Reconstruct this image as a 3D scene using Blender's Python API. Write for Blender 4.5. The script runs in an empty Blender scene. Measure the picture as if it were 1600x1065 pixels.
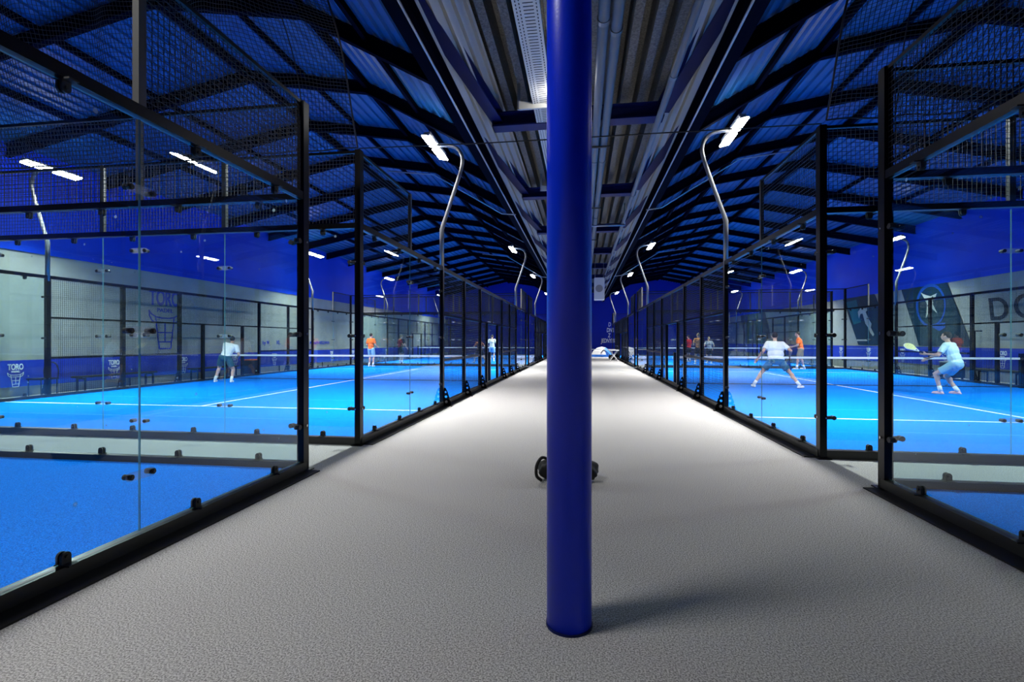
import bpy, bmesh, math, random
from mathutils import Vector, Matrix
SC = bpy.context.scene
C = SC.collection
random.seed(4)
PI = math.pi

# ------------------------------------------------------------------ camera
cam_d = bpy.data.cameras.new('camera'); cam = bpy.data.objects.new('camera', cam_d); C.objects.link(cam)
cam_d.sensor_width = 36; cam_d.lens = 17.19; cam_d.clip_end = 200; cam_d.clip_start = 0.02
cam.location = (0, 0, 1.42); cam.rotation_euler = (PI/2, 0, 0.1426)
SC.camera = cam
# ------------------------------------------------------------------ view, world
SC.view_settings.view_transform = 'Standard'; SC.view_settings.look = 'None'
SC.view_settings.exposure = 0.0; SC.view_settings.gamma = 1; SC.view_settings.use_curve_mapping = False
SC.cycles.transparent_max_bounces = 48; SC.cycles.max_bounces = 6; SC.cycles.diffuse_bounces = 3
SC.cycles.glossy_bounces = 4; SC.cycles.sample_clamp_indirect = 4
SC.cycles.use_denoising = True
w = bpy.data.worlds.new('world'); SC.world = w; w.use_nodes = True
w.node_tree.nodes['Background'].inputs[0].default_value = (0.02, 0.05, 0.12, 1)
w.node_tree.nodes['Background'].inputs[1].default_value = 0.1

# layout numbers
XL, XR = -3.03, 2.88          # aisle-side fences
COURTS_L = [-15.02, 6.34, 27.67]
COURTS_R = [-14.85, 6.42, 27.75]
XW = 14.4                      # side walls
YE, YB = 51.5, -6.0            # end wall, wall behind the camera
LAMP_W = 860.0

# ------------------------------------------------------------------ materials
def mat(name, col, rough=.6, metal=0, spec=.5, noise=None, bump=None, emit=None):
    m = bpy.data.materials.new(name); m.use_nodes = True; nt = m.node_tree; b = nt.nodes['Principled BSDF']
    b.inputs['Base Color'].default_value = (*col, 1); b.inputs['Roughness'].default_value = rough
    b.inputs['Metallic'].default_value = metal; b.inputs['Specular IOR Level'].default_value = spec
    if noise or bump:
        tc = nt.nodes.new('ShaderNodeTexCoord')
    if noise:
        sc, amt, col2 = noise
        n = nt.nodes.new('ShaderNodeTexNoise'); n.inputs['Scale'].default_value = sc; n.inputs['Detail'].default_value = 6
        nt.links.new(tc.outputs['Object'], n.inputs['Vector'])
        r = nt.nodes.new('ShaderNodeValToRGB'); r.color_ramp.elements[0].position = .5-amt; r.color_ramp.elements[1].position = .5+amt
        r.color_ramp.elements[0].color = (*col, 1); r.color_ramp.elements[1].color = (*col2, 1)
        nt.links.new(n.outputs['Fac'], r.inputs['Fac']); nt.links.new(r.outputs['Color'], b.inputs['Base Color'])
    if bump:
        sc, st = bump
        n2 = nt.nodes.new('ShaderNodeTexNoise'); n2.inputs['Scale'].default_value = sc; n2.inputs['Detail'].default_value = 4
        nt.links.new(tc.outputs['Object'], n2.inputs['Vector'])
        bp = nt.nodes.new('ShaderNodeBump'); bp.inputs['Strength'].default_value = st; bp.inputs['Distance'].default_value = .02
        nt.links.new(n2.outputs['Fac'], bp.inputs['Height']); nt.links.new(bp.outputs['Normal'], b.inputs['Normal'])
    if emit:
        b.inputs['Emission Color'].default_value = (1, .98, .95, 1); b.inputs['Emission Strength'].default_value = emit
    return m

M = {}
M['carpet'] = mat('carpet', (.20, .195, .19), .95, spec=.05, noise=(125, .11, (.56, .55, .535)))
M['turf'] = mat('turf', (.0, .11, .58), .95, spec=.04, noise=(110, .12, (.002, .245, .95)), bump=(300, .15))
M['line'] = mat('line', (.85, .87, .9), .7)
M['steel'] = mat('black_steel', (.0022, .0022, .0026), .3, spec=.22)
M['wire'] = mat('black_wire', (.012, .013, .016), .5, spec=.4)
M['post_grey'] = mat('post_grey', (.05, .05, .048), .35, spec=.5)
M['kerb'] = mat('kerb_steel', (.018, .018, .017), .4, spec=.4)
M['bolt'] = mat('bolt', (.6, .6, .6), .25, metal=1)
M['clear'] = None
M['rubber'] = mat('rubber', (.01, .01, .01), .6)
M['roof'] = mat('roof_sheet', (.002, .055, .17), .45, spec=.4, noise=(3, .3, (.004, .078, .23)))
M['rafter'] = mat('rafter_paint', (.0005, .0012, .007), .8, spec=.02)
M['brace'] = mat('brace_paint', (.004, .009, .08), .5, spec=.2)
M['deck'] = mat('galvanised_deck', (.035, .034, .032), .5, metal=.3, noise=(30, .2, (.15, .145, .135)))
M['white_sheet'] = mat('white_sheet', (.42, .42, .40), .5)
M['galv'] = mat('galvanised', (.42, .42, .43), .35, metal=.7)
M['pole'] = mat('pole_steel', (.16, .165, .17), .3, metal=.6)
M['pipe'] = mat('pipe_grey', (.13, .135, .14), .45)
M['tray'] = mat('tray', (.62, .60, .54), .5)
M['dark'] = mat('slot_dark', (.01, .01, .01), .8)
M['pillar'] = mat('pillar_paint', (.0, .030, .78), .32, spec=.5, bump=(90, .05))
M['wall_grey'] = mat('wall_concrete', (.33, .32, .28), .8, noise=(2.2, .3, (.42, .41, .36)), bump=(40, .15))
M['wall_blue'] = mat('wall_blue', (.0, .04, .55), .6, spec=.3, noise=(.6, .3, (.002, .07, .72)))
M['wall_end'] = mat('wall_end', (.0, .012, .30), .7, spec=.3)
M['banner'] = mat('banner', (.0, .02, .36), .6, noise=(1.2, .3, (.0, .035, .50)))
M['ink'] = mat('logo_white', (.8, .8, .82), .6)
M['ink_blue'] = mat('logo_blue', (.0, .03, .45), .6)
M['ink_black'] = mat('letter_black', (.012, .014, .018), .6)
M['lens'] = mat('lamp_lens', (.9, .9, .9), .4, emit=45)
M['lens_off'] = mat('lamp_lens_off', (.5, .5, .5), .3)
M['white'] = mat('white_paint', (.8, .8, .8), .5)
M['tape'] = mat('net_tape', (.85, .87, .88), .7)
M['poster'] = mat('poster', (.002, .018, .035), .5, noise=(1.4, .2, (.003, .035, .05)))
M['poster_teal'] = mat('poster_teal', (.004, .14, .17), .5)
M['grey_print'] = mat('grey_print', (.42, .44, .42), .6)
M['ink_faint'] = mat('ink_faint', (.004, .05, .40), .7)
M['bag'] = mat('bag_fabric', (.008, .008, .009), .6, spec=.3)
M['poster_blue'] = mat('poster_blue', (.004, .07, .40), .5)
M['tent'] = mat('tent_blue', (.03, .2, .75), .6)
M['skin'] = mat('skin', (.62, .34, .24), .55)
M['skin2'] = mat('skin2', (.48, .27, .19), .55)
M['hair'] = mat('hair', (.018, .013, .011), .7)
M['hair2'] = mat('hair_light', (.30, .20, .11), .7)
for n, c in dict(white_shirt=(.82, .82, .84), mint_shirt=(.62, .78, .76), orange_shirt=(.85, .16, .03), pale_orange=(.9, .36, .14),
                 red_shirt=(.65, .02, .03), grey_shirt=(.45, .46, .48), green_shirt=(.012, .045, .05), cream_shirt=(.7, .66, .52),
                 brown_shirt=(.25, .08, .05), teal_shorts=(.03, .10, .15), blue_grey_shorts=(.30, .50, .62), black_shorts=(.01, .012, .02),
                 khaki_shorts=(.22, .18, .13), shoe_white=(.75, .75, .76), shoe_pink=(.85, .5, .5), racket_yellow=(.85, .8, .4), racket_blue=(.01, .05, .25)).items():
    M[n] = mat(n, c, .8, spec=.2)
for s, g in (('skin', .55),): pass

def glass_mat():
    m = bpy.data.materials.new('court_glass'); m.use_nodes = True; nt = m.node_tree; nt.nodes.clear()
    out = nt.nodes.new('ShaderNodeOutputMaterial'); tr = nt.nodes.new('ShaderNodeBsdfTransparent'); tr.inputs[0].default_value = (.91, .97, .965, 1)
    gl = nt.nodes.new('ShaderNodeBsdfGlossy'); gl.inputs['Roughness'].default_value = .0; gl.inputs[0].default_value = (.9, .97, 1, 1)
    fr = nt.nodes.new('ShaderNodeFresnel'); fr.inputs[0].default_value = 1.52
    geo = nt.nodes.new('ShaderNodeNewGeometry')
    inv = nt.nodes.new('ShaderNodeMath'); inv.operation = 'SUBTRACT'; inv.inputs[0].default_value = 1
    nt.links.new(geo.outputs['Backfacing'], inv.inputs[1])
    mu = nt.nodes.new('ShaderNodeMath'); mu.operation = 'MULTIPLY'; nt.links.new(fr.outputs[0], mu.inputs[0]); nt.links.new(inv.outputs[0], mu.inputs[1])
    m2 = nt.nodes.new('ShaderNodeMath'); m2.operation = 'MULTIPLY'; m2.use_clamp = True; m2.inputs[1].default_value = 1.35; nt.links.new(mu.outputs[0], m2.inputs[0])
    mx = nt.nodes.new('ShaderNodeMixShader'); nt.links.new(m2.outputs[0], mx.inputs[0]); nt.links.new(tr.outputs[0], mx.inputs[1]); nt.links.new(gl.outputs[0], mx.inputs[2])
    # ball marks and dust smears on the panes
    df = nt.nodes.new('ShaderNodeBsdfDiffuse'); df.inputs[0].default_value = (.55, .7, .8, 1)
    tc = nt.nodes.new('ShaderNodeTexCoord')
    vo = nt.nodes.new('ShaderNodeTexVoronoi'); vo.inputs['Scale'].default_value = 2.6; nt.links.new(tc.outputs['Object'], vo.inputs['Vector'])
    rp = nt.nodes.new('ShaderNodeValToRGB'); rp.color_ramp.elements[0].position = .035; rp.color_ramp.elements[0].color = (.5, .5, .5, 1)
    rp.color_ramp.elements[1].position = .06; rp.color_ramp.elements[1].color = (0, 0, 0, 1)
    nt.links.new(vo.outputs['Distance'], rp.inputs[0])
    no = nt.nodes.new('ShaderNodeTexNoise'); no.inputs['Scale'].default_value = 1.3; no.inputs['Detail'].default_value = 8; nt.links.new(tc.outputs['Object'], no.inputs['Vector'])
    r2 = nt.nodes.new('ShaderNodeMapRange'); r2.inputs[1].default_value = .45; r2.inputs[2].default_value = .8; r2.inputs[3].default_value = .0; r2.inputs[4].default_value = .022
    nt.links.new(no.outputs['Fac'], r2.inputs[0])
    ad = nt.nodes.new('ShaderNodeMath'); ad.operation = 'ADD'; ad.use_clamp = True; nt.links.new(rp.outputs[0], ad.inputs[0]); nt.links.new(r2.outputs[0], ad.inputs[1])
    m3 = nt.nodes.new('ShaderNodeMath'); m3.operation = 'MULTIPLY'; nt.links.new(ad.outputs[0], m3.inputs[0]); nt.links.new(inv.outputs[0], m3.inputs[1])
    mx2 = nt.nodes.new('ShaderNodeMixShader'); nt.links.new(m3.outputs[0], mx2.inputs[0]); nt.links.new(mx.outputs[0], mx2.inputs[1]); nt.links.new(df.outputs[0], mx2.inputs[2])
    nt.links.new(mx2.outputs[0], out.inputs[0]); return m
M['glass'] = glass_mat()
def edge_mat():
    m = bpy.data.materials.new('glass_edge'); m.use_nodes = True; b = m.node_tree.nodes['Principled BSDF']
    b.inputs['Base Color'].default_value = (.12, .30, .33, 1); b.inputs['Roughness'].default_value = .15; b.inputs['Alpha'].default_value = .75; return m
M['glass_edge'] = edge_mat()
def perspex():
    m = bpy.data.materials.new('clear_plastic'); m.use_nodes = True; b = m.node_tree.nodes['Principled BSDF']
    b.inputs['Base Color'].default_value = (.8, .85, .88, 1); b.inputs['Roughness'].default_value = .1; b.inputs['Alpha'].default_value = .18; return m
M['clear'] = perspex()

# ------------------------------------------------------------------ mesh helpers
def box(bm, x0, x1, y0, y1, z0, z1):
    v = [bm.verts.new(p) for p in ((x0,y0,z0),(x1,y0,z0),(x1,y1,z0),(x0,y1,z0),(x0,y0,z1),(x1,y0,z1),(x1,y1,z1),(x0,y1,z1))]
    for f in ((3,2,1,0),(4,5,6,7),(0,1,5,4),(1,2,6,5),(2,3,7,6),(3,0,4,7)): bm.faces.new([v[i] for i in f])
def frame_at(d):
    d = Vector(d).normalized(); u = Vector((0,0,1)) if abs(d.z) < .9 else Vector((1,0,0))
    a = d.cross(u).normalized(); return a, a.cross(d).normalized()
def tube(bm, pts, r, n=8, cap=True):
    pts = [Vector(p) for p in pts]; rr = r if isinstance(r, (list, tuple)) else [r]*len(pts)
    rings = []; pa = None
    for i, p in enumerate(pts):
        d = (pts[min(i+1, len(pts)-1)] - pts[max(i-1, 0)]).normalized()
        if pa is None: a, b = frame_at(d)
        else:
            a = (pa - d*pa.dot(d)).normalized(); b = a.cross(d).normalized()
        pa = a
        rings.append([bm.verts.new(p + (a*math.cos(2*PI*k/n) + b*math.sin(2*PI*k/n))*rr[i]) for k in range(n)])
    for i in range(len(rings)-1):
        for k in range(n): bm.faces.new((rings[i][k], rings[i][(k+1)%n], rings[i+1][(k+1)%n], rings[i+1][k]))
    if cap and n > 2: bm.faces.new(rings[0][::-1]); bm.faces.new(rings[-1])
def bar(bm, a, b, w, h, up=(0,0,1)):
    a, b = Vector(a), Vector(b); d = (b-a).normalized(); u = Vector(up); s = d.cross(u).normalized(); u = s.cross(d).normalized()
    V = []
    for p in (a, b):
        for i, j in ((-1,-1),(1,-1),(1,1),(-1,1)): V.append(bm.verts.new(p + s*(w/2*i) + u*(h/2*j)))
    for f in ((0,1,2,3),(7,6,5,4),(1,0,4,5),(2,1,5,6),(3,2,6,7),(0,3,7,4)): bm.faces.new([V[i] for i in f])
def ell(bm, c, rx, ry, rz, rot=None, u=14, v=9):
    mtx = Matrix.Translation(c) @ (rot.to_4x4() if rot else Matrix.Identity(4)) @ Matrix.Diagonal((rx, ry, rz, 1))
    bmesh.ops.create_uvsphere(bm, u_segments=u, v_segments=v, radius=1, matrix=mtx)
def prism(bm, poly, axis, a, b):
    """poly of 2-D points extruded along axis ('x','y','z') from a to b"""
    def P(p, t):
        return {'x': (t, p[0], p[1]), 'y': (p[0], t, p[1]), 'z': (p[0], p[1], t)}[axis]
    A = [bm.verts.new(P(p, a)) for p in poly]; B = [bm.verts.new(P(p, b)) for p in poly]
    n = len(poly); bm.faces.new(A); bm.faces.new(B[::-1])
    for i in range(n): bm.faces.new((A[i], B[i], B[(i+1)%n], A[(i+1)%n]))
def mesh(bm, name, m, smooth=False, recalc=True):
    if recalc: bmesh.ops.recalc_face_normals(bm, faces=bm.faces)
    me = bpy.data.meshes.new(name); bm.to_mesh(me); bm.free()
    for mm in (m if isinstance(m, (list, tuple)) else [m]): me.materials.append(mm)
    if smooth:
        for p in me.polygons: p.use_smooth = True
    return me
def obj(name, me, parent=None, loc=(0,0,0), rot=(0,0,0), scale=None, **kw):
    o = bpy.data.objects.new(name, me); C.objects.link(o); o.parent = parent; o.location = loc; o.rotation_euler = rot
    if scale: o.scale = scale
    for k, v in kw.items(): o[k] = v
    return o
def thing(name, label, cat, loc=(0,0,0), rotz=0, group=None):
    o = obj(name, None, None, loc, (0,0,rotz), label=label, category=cat)
    if group: o['group'] = group
    return o
def tag(o, label, cat, group=None):
    o['label'] = label; o['category'] = cat
    if group: o['group'] = group
    return o
def struct(name, bm, m, smooth=False, recalc=True):
    return obj(name, mesh(bm, name, m, smooth, recalc), kind='structure')
def mboxes(name, boxes, m):
    bm = bmesh.new()
    for b in boxes: box(bm, *b)
    return mesh(bm, name, m)
def text(name, s, m, size, parent, loc, rot, xs=1.0, bold=0.0, shear=0, ext=.004, align='CENTER'):
    cu = bpy.data.curves.new(name, 'FONT'); cu.body = s; cu.size = size; cu.extrude = ext; cu.offset = bold; cu.align_x = align; cu.shear = shear
    cu.space_character = 1.0 + bold*4/size*0
    cu.materials.append(m)
    tmp = bpy.data.objects.new('tmp', cu); C.objects.link(tmp)
    me = bpy.data.meshes.new_from_object(tmp.evaluated_get(bpy.context.evaluated_depsgraph_get())); me.name = name
    bpy.data.objects.remove(tmp)
    if not me.materials: me.materials.append(m)
    return obj(name, me, parent, loc, rot, (xs, 1, 1))

# ------------------------------------------------------------------ room shell
bm = bmesh.new(); box(bm, -XW, XW, YB, YE, -.12, 0); struct('floor', bm, M['carpet'])
RIDGE, KINK, PLATE = (-7.7, 7.75), (-4.8, 7.28), (-2.32, 5.95)
EAVE = (-XW, 6.42)
def ribbed(pts, pitch=.25, dep=.045, top=.07):
    """polyline in the cross-section with small trapezoid ribs"""
    out = []
    for (ax, az), (bx, bz) in zip(pts[:-1], pts[1:]):
        L = math.hypot(bx-ax, bz-az); n = max(1, int(L/pitch)); tx, tz = (bx-ax)/L, (bz-az)/L; nx, nz = tz, -tx
        if nz > 0: nx, nz = -nx, -nz
        for i in range(n):
            s = L*i/n; st = L/n
            for ds, dd in ((0, 0), (st-top-.04, 0), (st-top-.02, dep), (st-.02, dep)):
                out.append((ax+tx*(s+ds)+nx*dd, az+tz*(s+ds)+nz*dd))
    out.append(pts[-1]); return out
def sheet(bm, prof, y0, y1):
    A = [bm.verts.new((x, y0, z)) for x, z in prof]; B = [bm.verts.new((x, y1, z)) for x, z in prof]
    for i in range(len(prof)-1): bm.faces.new((A[i], A[i+1], B[i+1], B[i]))
for sgn, nm in ((1, 'ceiling_left'), (-1, 'ceiling_right')):
    pr = ribbed([EAVE, RIDGE, KINK, PLATE]); bm = bmesh.new(); sheet(bm, [((x if sgn > 0 else -x-.15), z) for x, z in pr], YB, YE)
    o = struct(nm, bm, M['roof'])
    s = o.modifiers.new('t', 'SOLIDIFY'); s.thickness = .004
# valley deck: deep galvanised trapezoids along the hall, white ribbed flanks
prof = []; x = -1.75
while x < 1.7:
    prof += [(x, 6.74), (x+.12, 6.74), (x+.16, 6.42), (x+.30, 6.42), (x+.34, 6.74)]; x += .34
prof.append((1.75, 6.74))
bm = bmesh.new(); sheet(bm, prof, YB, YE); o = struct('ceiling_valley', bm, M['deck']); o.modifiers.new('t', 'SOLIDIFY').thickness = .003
for sgn in (1, -1):
    pr = ribbed([(-2.38, 5.98), (-1.72, 6.58)], .15, .09, .04); bm = bmesh.new(); sheet(bm, [((x if sgn > 0 else -x-.15), z) for x, z in pr], YB, YE)
    o = struct('ceiling_flank', bm, M['white_sheet']); o.modifiers.new('t', 'SOLIDIFY').thickness = .003
# walls
for sgn, side in ((-1, 'left'), (1, 'right')):
    bm = bmesh.new(); X0, X1 = sorted((sgn*XW, sgn*(XW+.25)))
    box(bm, X0, X1, YB, YE, 0, 3.75); o = struct('wall_'+side, bm, M['wall_grey'])
    bm = bmesh.new(); X0, X1 = sorted((sgn*(XW-.03), sgn*(XW+.25))); box(bm, X0, X1, YB, YE, 3.75, 6.6)
    obj('blue_cladding', mesh(bm, 'blue_cladding', M['wall_blue']), o)
bm = bmesh.new(); box(bm, -XW, XW, YE, YE+.25, 0, 8); wall_end = struct('wall_end', bm, M['wall_end'])
bm = bmesh.new(); box(bm, -XW, XW, YB-.25, YB, 0, 8); struct('wall_back', bm, M['wall_end'])

# roof beams -----------------------------------------------------------------
def rafter_mesh():
    bm = bmesh.new()
    P = [EAVE, RIDGE, KINK, PLATE]
    def off(p, d): return (p[0], p[1]-d)
    top = [off(p, .06) for p in P]; bot = [off(p, .30) for p in P]; bot[0] = off(P[0], .36); bot[3] = (P[3][0], P[3][1]-.36)
    for w_, t0, t1 in ((.03, None, None),):
        prism(bm, top + bot[::-1], 'y', -.012, .012)
    for pts in (top, bot):
        for a, b in zip(pts[:-1], pts[1:]):
            bar(bm, (a[0], 0, a[1]), (b[0], 0, b[1]), .13, .022)
    return mesh(bm, 'roof_rafter', M['rafter'])
RM = rafter_mesh()
SPF = 2.6; FR0 = 10.4
ys = [FR0 + SPF*k for k in range(-6, 16)]
for y in ys:
    for sg in (1, -1):
        o = obj('roof_beam', RM, None, (0 if sg > 0 else -.15, y, 0), scale=(sg, 1, 1), kind='structure')
for sg in (-1, 1):
    for (x, z, w_, h_) in ((-12.2, 6.76, .07, .14), (-10.0, 7.2, .07, .14), (RIDGE[0], RIDGE[1]-.12, .1, .16), (-6.2, 7.43, .07, .14), (KINK[0], KINK[1]-.12, .08, .16), (-3.6, 6.52, .07, .14)):
        bm = bmesh.new(); xx = x if sg < 0 else -x-.15; box(bm, xx-w_/2, xx+w_/2, YB, YE, z-h_/2, z+h_/2); struct('roof_purlin', bm, M['rafter'])
    bm = bmesh.new(); X = -2.30 if sg < 0 else 2.15
    box(bm, X-.10, X+.10, YB, YE, 5.90, 5.93); box(bm, X-.10, X+.10, YB, YE, 5.52, 5.55); box(bm, X-.012, X+.012, YB, YE, 5.55, 5.90)
    struct('roof_plate_beam', bm, M['rafter'])
# crossbeams and oblique braces of the valley
CB = [FR0 + 2*SPF*k for k in range(-2, 8)]
for y in CB:
    bm = bmesh.new(); box(bm, -1.9, 1.65, y-.16, y+.16, 5.98, 6.01); box(bm, -1.9, 1.65, y-.16, y+.16, 6.26, 6.29); box(bm, -1.9, 1.65, y-.01, y+.01, 6.01, 6.26)
    box(bm, -1.9, -1.88, y-.16, y+.16, 5.98, 6.29); box(bm, 1.63, 1.65, y-.16, y+.16, 5.98, 6.29)
    struct('valley_beam', bm, M['brace'])
    for sg in (-1, 1):
        bm = bmesh.new(); xs_ = 0 if sg < 0 else -.15; a = (sg*1.8+xs_, y, 6.12); b = (sg*2.36+xs_, y-4.6, 6.12)
        bar(bm, a, b, .24, .02); bar(bm, (a[0], a[1], 6.34), (b[0], b[1], 6.34), .24, .02); bar(bm, (a[0], a[1], 6.23), (b[0], b[1], 6.23), .02, .2)
        struct('valley_brace', bm, M['brace'])

# pillar -----------------------------------------------------------------
pl = thing('pillar', 'round blue steel pillar standing in the middle of the grey aisle', 'pillar', (-.065, 2.47, 0))
bm = bmesh.new(); tube(bm, [(0,0,0), (0,0,6.45)], .112, 48); me = mesh(bm, 'shaft', M['pillar'])
for p in me.polygons: p.use_smooth = abs(p.normal.z) < .5
obj('shaft', me, pl)
bm = bmesh.new(); tube(bm, [(0,0,0), (0,0,.012)], .116, 48); obj('base_ring', mesh(bm, 'base_ring', M['brace']), pl)
bm = bmesh.new(); box(bm, -.2, .2, -.2, .2, 6.40, 6.43); obj('head_plate', mesh(bm, 'head_plate', M['brace']), pl)

# ------------------------------------------------------------------ court parts (shared meshes)
# local frame of a fence run: x outward (away from the court), y along, z up
_c = {}
def cached(key, fn):
    if key not in _c: _c[key] = fn()
    return _c[key]
def post_mesh(h):
    def f():
        bm = bmesh.new(); box(bm, -.04, .04, -.05, .05, 0, h); box(bm, -.075, .075, -.1, .1, 0, .012)
        bmesh.ops.bevel(bm, geom=[e for e in bm.edges if abs(e.verts[0].co.z-e.verts[1].co.z) > 1], offset=.006, segments=1)
        return mesh(bm, 'post', M['steel'])
    return cached(('post', h), f)
def upost_mesh(h):
    def f():
        bm = bmesh.new(); box(bm, -.025, .025, -.03, .03, 0, h); return mesh(bm, 'upper_post', M['post_grey'])
    return cached(('up', h), f)
def pane_mesh(L, z0, z1):
    def f():
        bm = bmesh.new(); t = .006; box(bm, -t, t, .004, L-.004, z0, z1)
        me = mesh(bm, 'glass_pane', [M['glass'], M['glass_edge']])
        for p in me.polygons:
            if abs(p.normal.x) < .5: p.material_index = 1
        return me
    return cached(('pane', L, z0, z1), f)
def clip_mesh():
    def f():
        bm = bmesh.new()
        poly = [(.085*sx + .03*math.cos(a), .03*math.sin(a)) for sx, aa in ((1, range(-90, 91, 30)), (-1, range(90, 271, 30))) for a in [math.radians(q) for q in aa]]
        prism(bm, poly, 'x', .008, .018)
        return mesh(bm, 'joint_plate', M['clear'])
    return cached('clip', f)
def knob_mesh():
    def f():
        bm = bmesh.new()
        tube(bm, [(-.03, 0, 0), (.03, 0, 0), (.03, 0, 0), (.038, 0, 0)], [.02, .02, .012, .012], 12)
        return mesh(bm, 'knob', M['rubber'])
    return cached('knob', f)
def arm_mesh():
    def f():
        bm = bmesh.new(); tube(bm, [(.0, 0, 0), (.0, .12, 0)], .022, 10); tube(bm, [(-.03, .1, 0), (.03, .1, 0)], .026, 12)
        return mesh(bm, 'clamp_arm', M['rubber'])
    return cached('arm', f)
def bolt_mesh():
    def f():
        bm = bmesh.new(); tube(bm, [(-.052, 0, 0), (.052, 0, 0)], .009, 8)
        return mesh(bm, 'bolt', M['bolt'])
    return cached('bolt', f)
def shoe_mesh():
    def f():
        bm = bmesh.new()
        poly = [(-.028, 0), (.028, 0)] + [(.028*math.cos(a), .05+.028*math.sin(a)) for a in [math.radians(q) for q in range(0, 181, 20)]]
        for x0, x1 in ((.007, .022), (-.022, -.007)): prism(bm, poly, 'x', x0, x1)
        box(bm, -.03, .075, -.03, .03, 0, .01); tube(bm, [(.022, 0, .05), (.034, 0, .05)], .013, 10)
        return mesh(bm, 'glass_shoe', M['rubber'])
    return cached('shoe', f)
def gusset_mesh():
    def f():
        bm = bmesh.new()
        # tapered plate with three round holes, built as strips between hole rings
        H = .40; outer = [(.04, 0), (.20, 0)] ; cs = [(.085, .31, .022), (.092, .21, .028), (.10, .095, .032)]
        rings = []
        segs = [(.40, .262), (.262, .155), (.155, 0)]
        wr = lambda z: .04 + .16*(1-z/H)**.8*.85 + (.045 if z < .395 else .03)
        faces = []
        for (zt, zb), (cx, cz, r) in zip(segs, cs):
            n = 16; inner = [(cx + r*math.cos(2*PI*k/n), cz + r*math.sin(2*PI*k/n)) for k in range(n)]
            out = []
            for k in range(n):
                a = 2*PI*k/n; dx, dz = math.cos(a), math.sin(a); best = 9
                xr = min(wr(zt), wr(zb)) if False else None
                for t in [i*.004 for i in range(1, 90)]:
                    x, z = cx+dx*t, cz+dz*t
                    if z > zt or z < zb or x < .04 or x > wr(max(0, min(H, z))): best = t; break
                out.append((min(max(cx+dx*best, .04), .25), min(max(cz+dz*best, zb), zt)))
            for y in (-.004, .004):
                A = [bm.verts.new((p[0], y, p[1])) for p in inner]; B = [bm.verts.new((p[0], y, p[1])) for p in out]
                for k in range(n): bm.faces.new((A[k], A[(k+1)%n], B[(k+1)%n], B[k]))
        box(bm, .04, .24, -.045, .045, 0, .012)
        return mesh(bm, 'gusset', M['steel'])
    return cached('gusset', f)
def grid_mesh(L, H, cell=.05, r=.0022):
    def f():
        bm = bmesh.new(); n = round(L/cell); m_ = round(H/cell)
        for i in range(1, n): y = L*i/n; box(bm, -r, r, y-r, y+r, 0, H)
        for j in range(1, m_): z = H*j/m_; box(bm, r, 3*r, 0, L, z-r, z+r)
        return mesh(bm, 'mesh_panel', M['wire'], recalc=False)
    return cached(('grid', L, H, cell), f)
def rail_mesh(L, w_, h_, m='steel', name='rail'):
    def f():
        bm = bmesh.new(); box(bm, -w_/2, w_/2, 0, L, -h_/2, h_/2)
        bmesh.ops.bevel(bm, geom=[e for e in bm.edges if abs(e.verts[0].co.y-e.verts[1].co.y) > .5], offset=.006, segments=2)
        return mesh(bm, name, M[m])
    return cached((name, L, w_, h_, m), f)

def glass_bay(root, y0, z0=.11, z1=2.95, clipj=False):
    p = obj('glass_pane', pane_mesh(2.0, z0, z1), root, (0, y0, 0))
    for t in (.45, 1.0, 1.55) if False else (.5, 1.5):
        obj('glass_shoe', shoe_mesh(), p, (0, t, z0-.01))
        obj('glass_shoe', shoe_mesh(), p, (0, t, z1+.01), (PI, 0, 0), )
    return p
def joint(root, y):
    for z in (.50, 1.49, 2.46):
        j = obj('joint_plate', clip_mesh(), root, (0, y, z)); [obj('knob', knob_mesh(), j, (0, s_, 0)) for s_ in (-.085, .085)]
def side_arm(root, y, d):
    for z in (.49, 1.49, 2.5):
        a = obj('clamp_arm', arm_mesh(), root, (0, y, z), (0, 0, 0 if d > 0 else PI)); obj('bolt', bolt_mesh(), a)

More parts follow.
